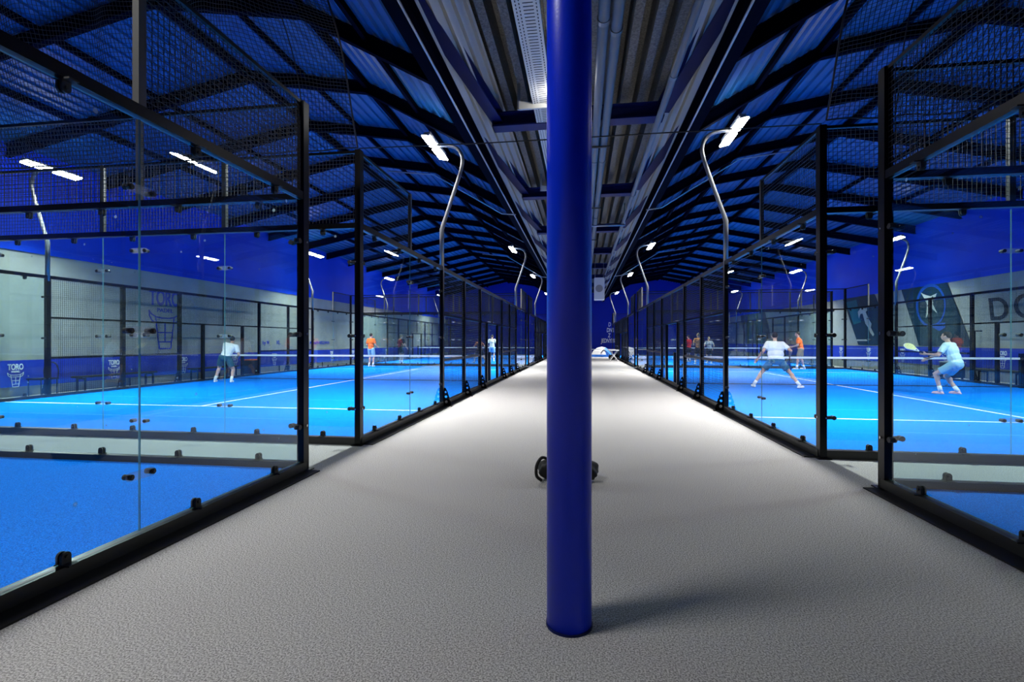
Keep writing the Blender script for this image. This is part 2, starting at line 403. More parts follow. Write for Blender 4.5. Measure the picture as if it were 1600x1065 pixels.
def side_fence(label, x, y0, outward, tmin=0, tmax=20, rich=True):
    """20 m side run; outward=+1 when the outside of the court lies at +x"""
    r = thing('court_fence', label, 'court fence', (x, y0, 0)); r.scale = (outward, 1, 1)
    ok = lambda t: tmin-.01 <= t <= tmax+.01
    for t in (0, 4, 6, 8, 12, 14, 16, 20):
        if not ok(t): continue
        h = 4.03 if t in (0, 20) else 3.03
        p = obj('post', post_mesh(h), r, (0, t, 0))
        if t not in (0, 20): obj('gusset', gusset_mesh(), p)
        for z in (.5, 1.5, 2.5): obj('bolt', bolt_mesh(), p, (0, 0, z))
    for t in (9, 11):
        if ok(t): obj('door_post', post_mesh(2.0), r, (0, t, 0))
    if ok(10): obj('upper_post', upost_mesh(1.0), r, (0, 10, 2.0))
    for t in (2, 18):
        if ok(t): obj('upper_post', upost_mesh(1.0), r, (0, t, 3.03)); joint(r, t)
    for t, d in ((0, 1), (4, -1), (16, 1), (20, -1)):
        if ok(t): side_arm(r, t, d)
    for t in (0, 2, 16, 18):
        if ok(t) and ok(t+2): glass_bay(r, t)
    for t in (0, 18):
        if ok(t) and ok(t+2):
            obj('mesh_panel', grid_mesh(2, .96), r, (0, t, 3.05)); obj('mesh_rail', rail_mesh(2, .035, .035, name='mesh_rail'), r, (0, t, 4.01))
    a, b = max(0, tmin), min(20, tmax)
    obj('top_rail', rail_mesh(b-a, .07, .08, name='top_rail'), r, (0, a, 3.0))
    obj('base_rail', rail_mesh(b-a, .09, .10, 'kerb', 'base_rail'), r, (0, a, .05))
    obj('floor_shade_plate', mboxes('floor_shade_plate', [(.04, .20, 0, b-a, 0, .012)], M['bag']), r, (0, a, 0))  # ledge plate in matt black, shade beside the rail put into its colour
    for t in (4, 6, 12, 14):
        if ok(t) and ok(t+2):
            obj('mesh_panel', grid_mesh(2, 1.9), r, (0, t, .1)); obj('mesh_panel', grid_mesh(2, .96), r, (0, t, 2.03))
            obj('mid_rail', rail_mesh(2, .05, .05, name='mid_rail'), r, (0, t, 2.0)); obj('low_rail', rail_mesh(2, .05, .06, name='low_rail'), r, (0, t, 1.0))
    if ok(8) and ok(12):
        for t in (8, 11): obj('mesh_panel', grid_mesh(1, 1.9), r, (0, t, .1))
        for t in (8, 10): obj('mesh_panel', grid_mesh(2, .96), r, (0, t, 2.03))
        obj('mid_rail', rail_mesh(4, .05, .05, name='mid_rail'), r, (0, 8, 2.0))
    return r
def end_fence(label, xa, y, width, shoe_out):
    """10 m end wall along x starting at xa"""
    r = thing('court_end_wall', label, 'glass wall', (xa, y, 0)); r.rotation_euler = (0, 0, -PI/2)
    for k in range(5):
        glass_bay(r, 2*k)
        obj('mesh_panel', grid_mesh(2, .96), r, (0, 2*k, 3.05))
        if k: joint(r, 2*k); obj('upper_post', upost_mesh(1.0), r, (0, 2*k, 3.03))
    obj('top_rail', rail_mesh(10, .07, .07, name='top_rail'), r, (0, 0, 3.0))
    obj('mesh_rail', rail_mesh(10, .035, .035, name='mesh_rail'), r, (0, 0, 4.01))
    obj('base_rail', rail_mesh(10, .09, .10, 'kerb', 'base_rail'), r, (0, 0, .05))
    side_arm(r, 0, 1); side_arm(r, 10, -1)
    return r
CW = 10.06
nth = ['nearest', 'middle', 'farthest']
where = {('L', 0): 'nearest left court', ('L', 1): 'second left court', ('L', 2): 'farthest left court',
         ('R', 0): 'nearest right court', ('R', 1): 'second right court', ('R', 2): 'farthest right court'}
def net_mesh():
    bm = bmesh.new(); L = 9.9; r = .0016; n = int(L/.045)
    for i in range(n+1): y = L*i/n; box(bm, y-r, y+r, -r, r, .03, .86)
    for j in range(18): z = .05 + j*.046; box(bm, 0, L, r, 3*r, z-r, z+r)
    return mesh(bm, 'netting', M['wire'], recalc=False)
NETM = net_mesh()
def court(side, i, y0):
    sg = -1 if side == 'L' else 1
    xa = XL if side == 'L' else XR
    xf = xa + sg*CW; tmin = 10 if i == 0 else 0
    x0, x1 = min(xa, xf), max(xa, xf); wv = where[(side, i)]
    bm = bmesh.new(); ya = max(y0, YB+.3)
    box(bm, x0+.04, x1-.04, ya, y0+19.96, 0, .03)
    t = obj('court_turf', mesh(bm, 'court_turf', M['turf']), kind='structure')
    cx = (x0+x1)/2
    lines = []
    for t_ in (3.05, 16.95):
        if y0+t_ > ya: lines.append((x0+.08, x1-.08, y0+t_-.025, y0+t_+.025, .03, .034))
    lines.append((cx-.025, cx+.025, max(ya, y0+3.05), y0+16.95, .03, .034))
    for b in lines: obj('court_line', mboxes('court_line', [b], M['line']), t)
    side_fence('black steel, mesh and glass fence along the aisle, %s' % wv, xa, y0, -sg, tmin)
    if i: side_fence('black steel and mesh fence by the outer wall, %s' % wv, xf, y0, sg)
    else:
        pass
    for k, (yy, nm) in enumerate(((y0, 'nearer'), (y0+20, 'farther'))):
        if i == 0 and k == 0: continue
        end_fence('glass wall with mesh on top across the %s end, %s' % (nm, wv), x0+.03, yy, CW, 1)
    # net
    ny = y0+10
    if ny > 2:
        nt = thing('court_net', 'black padel net with white tape across the %s' % wv, 'net', (x0+.08, ny, .03))
        obj('netting', NETM, nt)
        obj('tape', mboxes('tape', [(0, 9.9, -.006, .012, .84, .90)], M['tape']), nt)
        obj('bottom_cord', mboxes('bottom_cord', [(0, 9.9, -.006, .008, .02, .04)], M['wire']), nt)
        for xx in (.02, 9.88):
            p = obj('net_post', mboxes('net_post', [(xx-.05, xx+.05, -.05, .05, 0, 1.02)], M['steel']), nt)
    # corner net lamp poles
    for t_ in (4, 16):
        if y0+t_ > YB: 
            light_pole(xa, y0+t_, -sg, 'swan-neck floodlight pole on the aisle fence, %s one of the %s' % ('nearer' if t_ == 4 else 'farther', wv), on=not (side == 'R' and i == 0))
            if i: light_pole(xf, y0+t_, sg, 'swan-neck floodlight pole on the outer fence, %s one of the %s' % ('nearer' if t_ == 4 else 'farther', wv))
def smoothpath(pts, n=6):
    """Catmull-Rom through pts"""
    P = [Vector(p) for p in pts]; P = [2*P[0]-P[1]] + P + [2*P[-1]-P[-2]]; out = []
    for i in range(1, len(P)-2):
        for k in range(n):
            t = k/n; a, b, c, d = P[i-1:i+3]
            out.append(.5*((2*b) + (c-a)*t + (2*a-5*b+4*c-d)*t*t + (3*b-a-3*c+d)*t**3))
    out.append(P[-2]); return out
def polemesh():
    def f():
        bm = bmesh.new()
        lo = [(0, 0, 2.9), (0, 0, 3.85), (.04, 0, 3.98)]
        hi = smoothpath([(.04, 0, 3.98), (.22, 0, 4.5), (.42, 0, 5.1), (.46, 0, 5.36), (.38, 0, 5.56), (.20, 0, 5.66), (-.08, 0, 5.70)], 6)
        tube(bm, lo + hi[1:], [.05, .05, .045] + [.04]*(len(hi)-1), 12)
        return mesh(bm, 'pole', M['pole'], smooth=True)
    return cached('pole', f)
def headmesh():
    def f():
        bm = bmesh.new(); box(bm, -.06, .06, -.30, .30, 0, .05)
        for k in range(9): y = -.27+k*.0675; box(bm, -.05, .05, y-.006, y+.006, .05, .075)
        return mesh(bm, 'lamp_head', M['galv'])
    return cached('head', f)
def light_pole(x, y, out, label, on=True):
    r = thing('floodlight_pole', label, 'floodlight', (x, y, 0)); r.scale = (out, 1, 1)
    obj('pole', polemesh(), r)
    obj('crossbar', mboxes('crossbar', [(-.13, -.07, -.6, .6, 5.70, 5.74)], M['galv']) if 'xb' not in _c else _c['xb'], r)
    for s in (-1, 1):
        h = obj('lamp_head', headmesh(), r, (-.14, s*.36, 5.64), (0, .2, 0))
        obj('lamp_lens', cached(('lens', on), lambda: mboxes('lamp_lens', [(-.10, .10, -.285, .285, -.03, .0)], M['lens' if on else 'lens_off'])), h)
    if on:
        ld = bpy.data.lights.new('floodlight', 'AREA'); ld.shape = 'RECTANGLE'; ld.size = .2; ld.size_y = 1.3; ld.spread = math.radians(180 if abs(y) < 2 else 128); ld.energy = LAMP_W*(.4 if (side0 := (abs(y) < 2)) else 1); ld.color = (1, .985, .96)
        lo = bpy.data.objects.new('floodlight', ld); C.objects.link(lo); lo.location = (x - out*.14, y, 5.60); lo.rotation_euler = (0, out*(.4 if abs(y) < 2 else .38), 0)
for i, y0 in enumerate(COURTS_L): court('L', i, y0)
for i, y0 in enumerate(COURTS_R): court('R', i, y0)
# ------------------------------------------------------------------ things under the valley deck
t = thing('cable_tray', 'white perforated cable tray running along the aisle under the valley roof', 'cable tray', (-.76, 0, 6.0))
bm = bmesh.new(); box(bm, -.19, .19, YB, 44, 0, .004); box(bm, -.19, -.186, YB, 44, 0, .07); box(bm, .186, .19, YB, 44, 0, .07); obj('tray_body', mesh(bm, 'tray_body', M['tray']), t)
bm = bmesh.new(); y = 2.0
while y < 20:
    box(bm, -.045, .10, y, y+.014, -.003, .001); box(bm, -.10, -.085, y, y+.035, -.003, .001); box(bm, -.15, -.135, y+.02, y+.055, -.003, .001); box(bm, .135, .15, y+.02, y+.055, -.003, .001); y += .075
obj('perforation', mesh(bm, 'perforation', M['dark'], recalc=False), t, kind='stuff')
names = ['nearest', 'second', 'third', 'fourth', 'fifth']
for k in range(4):
    y = 9.45 + 5.2*k
    t = thing('tray_bracket', 'white hanging bracket holding up the cable tray, %s from the pillar' % names[k], 'bracket', (-1.22, y, 5.92), group='hanging brackets of the cable tray')
    obj('strut', cached('strut', lambda: mboxes('strut', [(-.03, .03, -.02, .02, 0, .62)], M['galv'])), t)
    def arm():
        bm = bmesh.new(); prism(bm, [(0, 0), (.68, -.0), (.68, .05), (.0, .16)], 'y', -.03, .03); return mesh(bm, 'cantilever', M['tray'])
    obj('cantilever', cached('canti', arm), t)
t = thing('spotlight', 'small lit black spotlight hanging beside the cable tray next to the pillar', 'spotlight', (-.50, 9.0, 5.94))
bm = bmesh.new(); tube(bm, [(0,0,.0), (0,0,.20)], .045, 14); box(bm, -.01, .01, -.01, .01, .2, .55); obj('housing', mesh(bm, 'housing', M['rubber']), t)
bm = bmesh.new(); ell(bm, (0,0,-.01), .042, .042, .03); obj('bulb', mesh(bm, 'bulb', M['lens'], smooth=True), t)
ld = bpy.data.lights.new('spot_bulb', 'POINT'); ld.energy = 14; ld.shadow_soft_size = .05; lo = bpy.data.objects.new('spot_bulb', ld); C.objects.link(lo); lo.location = (-.50, 9.0, 5.86)
def pipe(label, x, z, r, y0, y1, cl, tail=None):
    t = thing('pipe', label, 'pipe', (x, 0, z)); bm = bmesh.new(); pts = [(0, y0, 0), (0, y1, 0)] + (tail or []); tube(bm, pts, r, 16)
    me = mesh(bm, 'run', M['pipe']); 
    for p in me.polygons: p.use_smooth = True
    obj('run', me, t)
    for y in cl:
        bm = bmesh.new(); tube(bm, [(0, y, 0), (0, y+.09, 0)], r*1.14, 16); obj('collar', mesh(bm, 'collar', M['pipe']), t)
pipe('thick grey pipe under the valley roof, next to the pillar', .30, 5.95, .083, YB, 34, (6.95, 12.4, 18, 24))
pipe('thick grey pipe under the valley roof, farther from the pillar', .49, 5.95, .083, YB, 34, (7.2, 12.4, 18, 24))
pipe('slimmer grey pipe along the right edge of the valley roof', 1.40, 5.52, .058, YB, 30.6, (7.8, 14.0, 22), None)
for y in (11.3, 16.5, 21.7):
    t = thing('pipe_hanger', 'black strap hanger clamping the two thick grey pipes, %s from the pillar' % {11.3: 'nearest', 16.5: 'second', 21.7: 'third'}[y], 'hanger', (.395, y, 5.84), group='strap hangers of the twin pipes')
    obj('strap', cached('strap', lambda: mboxes('strap', [(-.24, .24, -.025, .025, -.02, .01)], M['rubber'])), t)
    obj('rod', cached('rod', lambda: mboxes('rod', [(-.235, -.22, -.008, .008, .01, .62), (.22, .235, -.008, .008, .01, .62)], M['rubber'])), t)
t = thing('pipe_support', 'thin steel rail slung between the twin pipes and the slimmer pipe', 'bracket', (.85, 17.3, 5.43))
bm = bmesh.new(); tube(bm, [(-.85, 0, 0), (.62, 0, 0)], .03, 10); obj('rail', mesh(bm, 'rail', M['galv'], True), t)
bm = bmesh.new(); tube(bm, [(.6, 0, 0), (.6, 0, .75)], .025, 10); obj('upright', mesh(bm, 'upright', M['galv'], True), t)
t = thing('air_heater', 'white boxed fan heater hanging under the valley roof at the far end', 'heater', (1.02, 30, 3.9))
bm = bmesh.new(); box(bm, -.3, .3, -.4, .4, 0, 1.3); bmesh.ops.bevel(bm, geom=bm.edges[:], offset=.05, segments=2); obj('casing', mesh(bm, 'casing', M['white']), t)
bm = bmesh.new(); tube(bm, [(-.02, -.405, .65), (-.02, -.42, .65)], .22, 20); obj('fan_grille', mesh(bm, 'fan_grille', M['galv']), t)
for sx in (-.25, .25):
    bm = bmesh.new(); tube(bm, [(sx, 0, 1.3), (sx, 0, 2.5)], .012, 6); obj('hanging_rod', mesh(bm, 'hanging_rod', M['galv']), t)
# cables and conduits
t = thing('net_cable', 'taut thin black cable crossing the aisle between the tall fence corners', 'cable', (0, 0, 0))
bm = bmesh.new(); tube(bm, [(XL, 6.34, 4.06), (-1.3, 6.36, 4.04), (0, 6.38, 4.045), (XR, 6.42, 4.06)], .008, 6); obj('wire_rope', mesh(bm, 'wire_rope', M['wire']), t)
for sg, sd in ((-1, 'left'), (1, 'right')):
    for y, nm in ((15.6, 'nearer'), (31.2, 'farther')):
        X = lambda x: (x if sg < 0 else -x-.15)
        t = thing('conduit', 'bright steel conduit under a roof rafter, %s one of the %s hall' % (nm, sd), 'conduit', (0, y-.13, 0))
        P = [(X(-6.4), 0, 7.05), (X(-4.8), 0, 6.86), (X(-2.55), 0, 5.50), (X(-2.1), 0, 5.45)]
        bm = bmesh.new(); tube(bm, P, .02, 8); obj('tube_run', mesh(bm, 'tube_run', M['galv'], True), t)
    t = thing('edge_conduit', 'long thin steel conduit following the %s edge beam of the valley roof' % sd, 'conduit', (0, 0, 0))
    X0 = -2.18 if sg < 0 else 2.03
    bm = bmesh.new(); tube(bm, [(X0, YB, 5.50), (X0, YE, 5.50)], .018, 8); tube(bm, [(X0+sg*.22, YB, 5.965), (X0+sg*.22, YE, 5.965)], .012, 8); obj('tube_run', mesh(bm, 'tube_run', M['galv'], True), t)

# ------------------------------------------------------------------ black nets above the court ends
def net_geo(seed):
    random.seed(seed); bm = bmesh.new(); nx, nz = 200, 56; r = .0042
    V = [[None]*(nz+1) for _ in range(nx+1)]
    for i in range(nx+1):
        for j in range(nz+1):
            u, v = i/nx, j/nz
            x = 10.1*u
            bulge = .45*math.sin(PI*v)*(.6+.4*math.sin(x*1.3)) + .10*math.sin(x*4.1+3*v)*math.sin(PI*v) + .05*math.sin(9*x+5*v)
            X_ = 3.03+x; top = (5.95+(X_-2.32)*.536 if X_ < 4.8 else 7.28+(X_-4.8)*.162 if X_ < 7.7 else 7.75-(X_-7.7)*.1985) - .38 - 4.05
            edge = -.10*math.sin(PI*v*1.6)*max(0, 1-x/1.5)
            V[i][j] = Vector((x + edge + .04*math.sin(7*v+x*3), -.75*v - bulge*.5, top*v + .06*math.sin(x*2.2)*v*(1-v)))
    def ln(a, b):
        d = (b-a); n1, n2 = frame_at(d)
        q = [bm.verts.new(p + n1*r*math.cos(k)+n2*r*math.sin(k)) for p in (a, b) for k in (0, 2.09, 4.19)]
        for k in range(3): bm.faces.new((q[k], q[(k+1)%3], q[3+(k+1)%3], q[3+k]))
    for i in range(nx+1):
        for j in range(nz+1):
            if i < nx: ln(V[i][j], V[i+1][j])
            if j < nz: ln(V[i][j], V[i][j+1])
    me = mesh(bm, 'netting', M['wire'], recalc=False)
    bm = bmesh.new(); tube(bm, V[0], .012, 6); tube(bm, [V[i][0] for i in range(nx+1)], .010, 5); tube(bm, [V[i][nz] for i in range(nx+1)], .010, 5); tube(bm, [V[14][j] for j in range(nz+1)], .008, 5)
    return me, mesh(bm, 'border_rope', M['wire'])
nm_, rp_ = net_geo(3)
for x, sx, sd in ((XL, -1, 'left'), (XR, 1, 'right')):
    t = thing('ball_net', 'loose black ball net hanging from the roof over the gap between %s courts' % sd, 'net', (x, 6.30, 4.05)); t.scale = (sx, 1, 1)
    obj('netting', nm_, t); obj('border_rope', rp_, t)

# ------------------------------------------------------------------ writing, logos, banners, posters
RL, RR, RE = (PI/2, 0, PI/2), (PI/2, 0, -PI/2), (PI/2, 0, 0)
def bull_mesh(m):
    def seg(bm, pts, w_=.035):
        for a, b in zip(pts[:-1], pts[1:]): bar(bm, (a[0], a[1], 0), (b[0], b[1], 0), w_, .006, up=(0, 0, 1))
    bm = bmesh.new()
    top = [(-.52, .20), (-.44, .10), (-.30, .03), (-.12, 0), (.12, 0), (.30, .03), (.44, .10), (.52, .20)]
    bot = [(-.52, .20), (-.50, .05), (-.42, -.08), (-.30, -.13), (.30, -.13), (.42, -.08), (.50, .05), (.52, .20)]
    seg(bm, top); seg(bm, bot)
    seg(bm, [(-.31, .03), (-.29, -.13), (-.19, -.85), (.19, -.85), (.29, -.13), (.31, .03)]); seg(bm, [(0, -.13), (0, -.66)])
    seg(bm, [(-.26, -.40), (.26, -.40)]); seg(bm, [(-.22, -.66), (.22, -.66)])
    return mesh(bm, 'bull_emblem', m)
BW, BB = bull_mesh(M['ink']), bull_mesh(M['ink_blue'])
def logo(parent, loc, rot, wd, m, bull, drop):
    text('lettering', 'TORO', m, wd*.62, parent, loc, rot, xs=.60, bold=.006*wd/.35)
    text('lettering', 'PADEL', m, wd*.17, parent, (loc[0], loc[1], loc[2]-wd*.21), rot, xs=1.15, bold=.002)
    obj('bull_emblem', bull, parent, (loc[0], loc[1], loc[2]-wd*drop), rot, (wd*1.05,)*3)
for sg, sd, z0, z1, ylist, rot in ((-1, 'left', .26, .93, [10.47+2.63*k for k in range(15)], RL), (1, 'right', .45, 1.17, [16.27+2.63*k for k in range(13)], RR)):
    X = sg*14.22
    t = thing('banner', 'long blue banner with white bull logos along the foot of the %s wall' % sd, 'banner', (X, 0, 0))
    bm = bmesh.new(); box(bm, -.015, .015, 1.0, YE-.4, z0, z1); obj('sheet', mesh(bm, 'sheet', M['banner']), t)
    if sg < 0: 
        pass
    for y in ylist:
        logo(t, (-sg*.02, y, z1-.235), rot, .33, M['ink'], BW, .42)
    bm = bmesh.new()
    for k in range(26): box(bm, -.02, .02, 1.0+2*k-.02, 1.0+2*k+.02, 0, z1-.01)
    obj('stake', mboxes('stake', [(-.02*1, .02, 1.0, 1.04, 0, z0)], M['steel']), t, kind='stuff') if False else bm.free()
    for k in range(13): obj('stake', cached(('stake', sd), lambda: mboxes('stake', [(-.02, .02, -.02, .02, 0, z0)], M['steel'])), t, (0, 2+4*k*.97, 0))
t = thing('wall_logo', 'large blue bull logo painted on the grey left wall', 'logo', (-XW+.012, 15.15, 0))
logo(t, (0, 0, 2.66), RL, 1.18, M['ink_blue'], BB, .38)
t = thing('wall_slogan', 'small blue line of writing on the grey left wall above the banner', 'writing', (-XW+.012, 0, 0))
text('lettering', 'by M        XL.', M['ink_blue'], .24, t, (0, 20.4, 1.27), RL, bold=.004, align='LEFT')
text('lettering', 'MentalWARSZAWA', M['ink_blue'], .24, t, (0, 24.3, 1.25), RL, bold=.004, align='LEFT')
def flat(name, pts, m, parent, x, th=.006):
    """polygon given as (y, z) lying in the right-hand wall"""
    l = parent.location; bm = bmesh.new(); prism(bm, [(a-l.y, b-l.z) for a, b in pts], 'x', x-th-l.x, x-l.x); return obj(name, mesh(bm, name, m), parent)
XR_ = XW-.031
t = thing('poster', 'slanted dark teal poster of a player in white on the right wall', 'poster', (XW-.04, 25, 1.22))
flat('sheet', [(29.56, 3.75), (26.60, 3.75), (25.0, 1.22), (28.03, 1.22)], M['poster'], t, XR_-.001)
flat('teal_patch', [(29.2, 3.55), (28.2, 3.6), (27.75, 2.4), (28.45, 2.3)], M['poster_teal'], t, XR_-.008)
flat('player_figure', [(27.95, 2.60), (28.05, 2.95), (27.75, 3.16), (27.35, 3.08), (27.25, 3.12), (27.2, 2.98), (27.35, 2.9), (27.05, 2.5), (26.82, 2.28), (26.9, 2.1), (26.60, 1.75), (26.70, 1.66), (26.95, 1.85), (27.1, 2.1), (27.35, 2.3), (27.62, 2.85), (27.82, 2.82)], M['grey_print'], t, XR_-.010)
flat('white_band', [(28.15, 1.50), (27.2, 1.50), (27.2, 1.42), (28.15, 1.42)], M['grey_print'], t, XR_-.010)
t = thing('poster', 'slanted black poster of a huge blue racket on the right wall', 'poster', (XW-.04, 25, 1.22))
flat('sheet', [(24.53, 3.75), (21.72, 3.75), (20.45, 1.22), (23.35, 1.22)], M['poster'], t, XR_-.001)
def ellp(cy, cz, a, b, tl, n=40, k=1.0): return [(cy + (a*k*math.cos(2*PI*i/n))*math.cos(tl) - (b*k*math.sin(2*PI*i/n))*math.sin(tl), cz + (a*k*math.cos(2*PI*i/n))*math.sin(tl) + (b*k*math.sin(2*PI*i/n))*math.cos(tl)) for i in range(n)]
flat('racket_rim', ellp(22.65, 2.90, .86, .92, -.5), M['poster_blue'], t, XR_-.008)
flat('racket_face', ellp(22.62, 2.88, .86, .92, -.5, k=.88), M['poster'], t, XR_-.012)
flat('throat', [(22.7, 2.10), (21.8, 2.16), (21.78, 1.98), (22.1, 1.82), (22.4, 1.95)], M['poster_blue'], t, XR_-.016)
flat('star', [(23.21, 3.49), (22.97, 3.38), (22.62, 3.28), (22.25, 3.37), (22.50, 2.95), (22.22, 2.55), (22.6, 2.80), (22.89, 2.38), (22.82, 2.95), (22.95, 3.18)], M['grey_print'], t, XR_-.018)
for (a, b) in ((22.5, 3.22), (22.72, 3.15), (22.6, 3.02), (22.75, 2.9), (22.45, 3.08), (22.58, 2.86)):
    flat('dot', ellp(a, b, .04, .05, 0, 10), M['ink_black'], t, XR_-.021)
t = thing('poster', 'tall dark slanted poster at the far end of the right wall', 'poster', (XW-.04, 43, 1.22))
flat('sheet', [(47.4, 3.75), (41.3, 3.75), (39.8, 1.22), (46.0, 1.22)], M['poster'], t, XR_-.001)
t = thing('wall_letters', 'large thin black letters DO on the grey right wall', 'writing', (XW-.012, 0, 0))
text('letter', 'D', M['ink_black'], 1.12, t, (0, 19.72, 2.17), RR, xs=1.05, bold=.014, align='LEFT', shear=-.12)
text('letter', 'O', M['ink_black'], 1.12, t, (0, 18.68, 2.19), RR, xs=1.05, bold=.014, align='LEFT', shear=-.12)
t = thing('wall_letters', 'pale slogan in tall capitals on the blue end wall', 'writing', (0, YE-.012, 0))
for s, x, z in (('D', 2.66, 2.93), ('DN', 2.50, 2.35), ('Z', 2.64, 1.80), ('JEDNYM', 1.95, 1.25)):
    text('lettering', s, M['ink'], .60, t, (x, 0, z), RE, xs=.60, bold=.012, align='LEFT', shear=.12)
t = thing('wall_letters', 'faint blue TORO lettering high on the blue end wall', 'writing', (-7.6, YE-.012, 5.6))
text('lettering', 'TORO', M['ink_faint'], .62, t, (0, 0, 0), RE, xs=.62, bold=.012)

# ------------------------------------------------------------------ furniture at the rims
def bench(label, x, y, ln):
    t = thing('bench', label, 'bench', (x, y, 0)); bm = bmesh.new(); box(bm, -.18, .18, 0, ln, .40, .45); obj('seat', mesh(bm, 'seat', M['rubber']), t)
    for yy in (.1, ln-.14):
        bm = bmesh.new()
        for xx in (-.15, .11): box(bm, xx, xx+.04, yy, yy+.04, 0, .40)
        box(bm, -.11, .11, yy, yy+.04, .36, .40); obj('leg_frame', mesh(bm, 'leg_frame', M['steel']), t)
bench('low black bench by the left wall under the first bull logos', -13.75, 11.6, 2.4)
bench('low black bench by the left wall beyond the large wall logo', -13.75, 15.6, 2.2)
bench('low black bench by the right wall under the DO letters', 13.6, 17.3, 1.7)
t = thing('chair', 'black chair with an arched back at the left wall banner', 'chair', (-13.75, 10.75, 0))
bm = bmesh.new(); box(bm, -.22, .22, -.22, .22, .43, .47); obj('seat', mesh(bm, 'seat', M['rubber']), t)
bm = bmesh.new(); tube(bm, smoothpath([(-.2, .2, .45), (-.22, .2, .65), (-.15, .2, .82), (0, .2, .87), (.15, .2, .82), (.22, .2, .65), (.2, .2, .45)], 4), .016, 8); obj('backrest', mesh(bm, 'backrest', M['rubber'], True), t)
for sx in (-.19, .19):
    for sy in (-.19, .19):
        bm = bmesh.new(); tube(bm, [(sx, sy, 0), (sx, sy, .44)], .014, 8); obj('leg', mesh(bm, 'leg', M['rubber']), t)
def bin_(label, x, y, top, emb=False):
    t = thing('ball_cart', label, 'ball cart', (x, y, 0))
    bm = bmesh.new(); box(bm, -.25, .25, -.26, .26, .06, .62); bmesh.ops.bevel(bm, geom=bm.edges[:], offset=.025, segments=2); obj('body', mesh(bm, 'body', M['rubber']), t)
    bm = bmesh.new(); box(bm, -.27, .27, -.28, .28, .62, .66); obj('lid', mesh(bm, 'lid', top), t)
    for sx in (-.2, .2):
        for sy in (-.2, .2): bm = bmesh.new(); tube(bm, [(sx-.02, sy, .03), (sx+.02, sy, .03)], .03, 10); obj('wheel', mesh(bm, 'wheel', M['rubber']), t)
    if emb: bm = bmesh.new(); tube(bm, [(-.262, .02, .36), (-.256, .02, .36)], .08, 18); obj('round_mark', mesh(bm, 'round_mark', M['grey_print']), t)
bin_('black ball cart with an orange top by the left wall', -13.6, 18.5, M['orange_shirt'])
bin_('black ball cart with a grey lid and round mark by the right wall', 13.6, 20.3, M['grey_print'], True)
t = thing('stand', 'thin black T-shaped stand by the right wall', 'stand', (13.75, 19.45, 0))
bm = bmesh.new(); tube(bm, [(0,0,.02), (0,0,1.75)], .02, 8); obj('pole', mesh(bm, 'pole', M['rubber']), t)
bm = bmesh.new(); box(bm, -.03, .03, -.28, .28, 1.75, 1.79); obj('crossbar', mesh(bm, 'crossbar', M['rubber']), t)
bm = bmesh.new(); tube(bm, [(0,0,0), (0,0,.02)], .18, 16); obj('base', mesh(bm, 'base', M['rubber']), t)
def table(label, x, y, rz, ln=1.8):
    t = thing('folding_table', label, 'table', (x, y, 0), rz)
    bm = bmesh.new(); box(bm, -ln/2, ln/2, -.36, .36, .73, .77); obj('tabletop', mesh(bm, 'tabletop', M['white']), t)
    for s in (-1, 1):
        for q in (-1, 1):
            bm = bmesh.new(); tube(bm, [(s*(ln/2-.12), -q*.3, 0), (s*(ln/2-.30), q*.3, .73)], .022, 8); obj('leg', mesh(bm, 'leg', M['white']), t)
table('white folding table across the far end of the aisle', 1.5, 39.6, 0, 2.2)
table('white folding table pushed against the fence near the end of the aisle', 2.26, 36.4, PI/2, 1.5)
t = thing('tent', 'blue and white pop-up tent on the floor before the end wall', 'tent', (1.72, 44.4, 0))
bm = bmesh.new(); n = 16
prof_ = [(.95, 0), (.93, .22), (.75, .55), (.4, .82), (.05, .9)]
rings = [[bm.verts.new((r*.98*math.cos(2*PI*k/n), r*.7*math.sin(2*PI*k/n), z)) for k in range(n)] for r, z in prof_]
for a, b in zip(rings[:-1], rings[1:]):
    for k in range(n): bm.faces.new((a[k], a[(k+1)%n], b[(k+1)%n], b[k]))
bm.faces.new(rings[-1]); me = mesh(bm, 'canopy', [M['white'], M['tent']])
for p in me.polygons:
    if p.center.z < .2 or p.center.x > .28: p.material_index = 1
obj('canopy', me, t)
bm = bmesh.new(); tube(bm, smoothpath([(-.1, -.68, .35), (.15, -.5, .62), (.5, -.52, .40), (.75, -.56, .15)], 4), .03, 6); obj('strap', mesh(bm, 'strap', M['dark']), t)
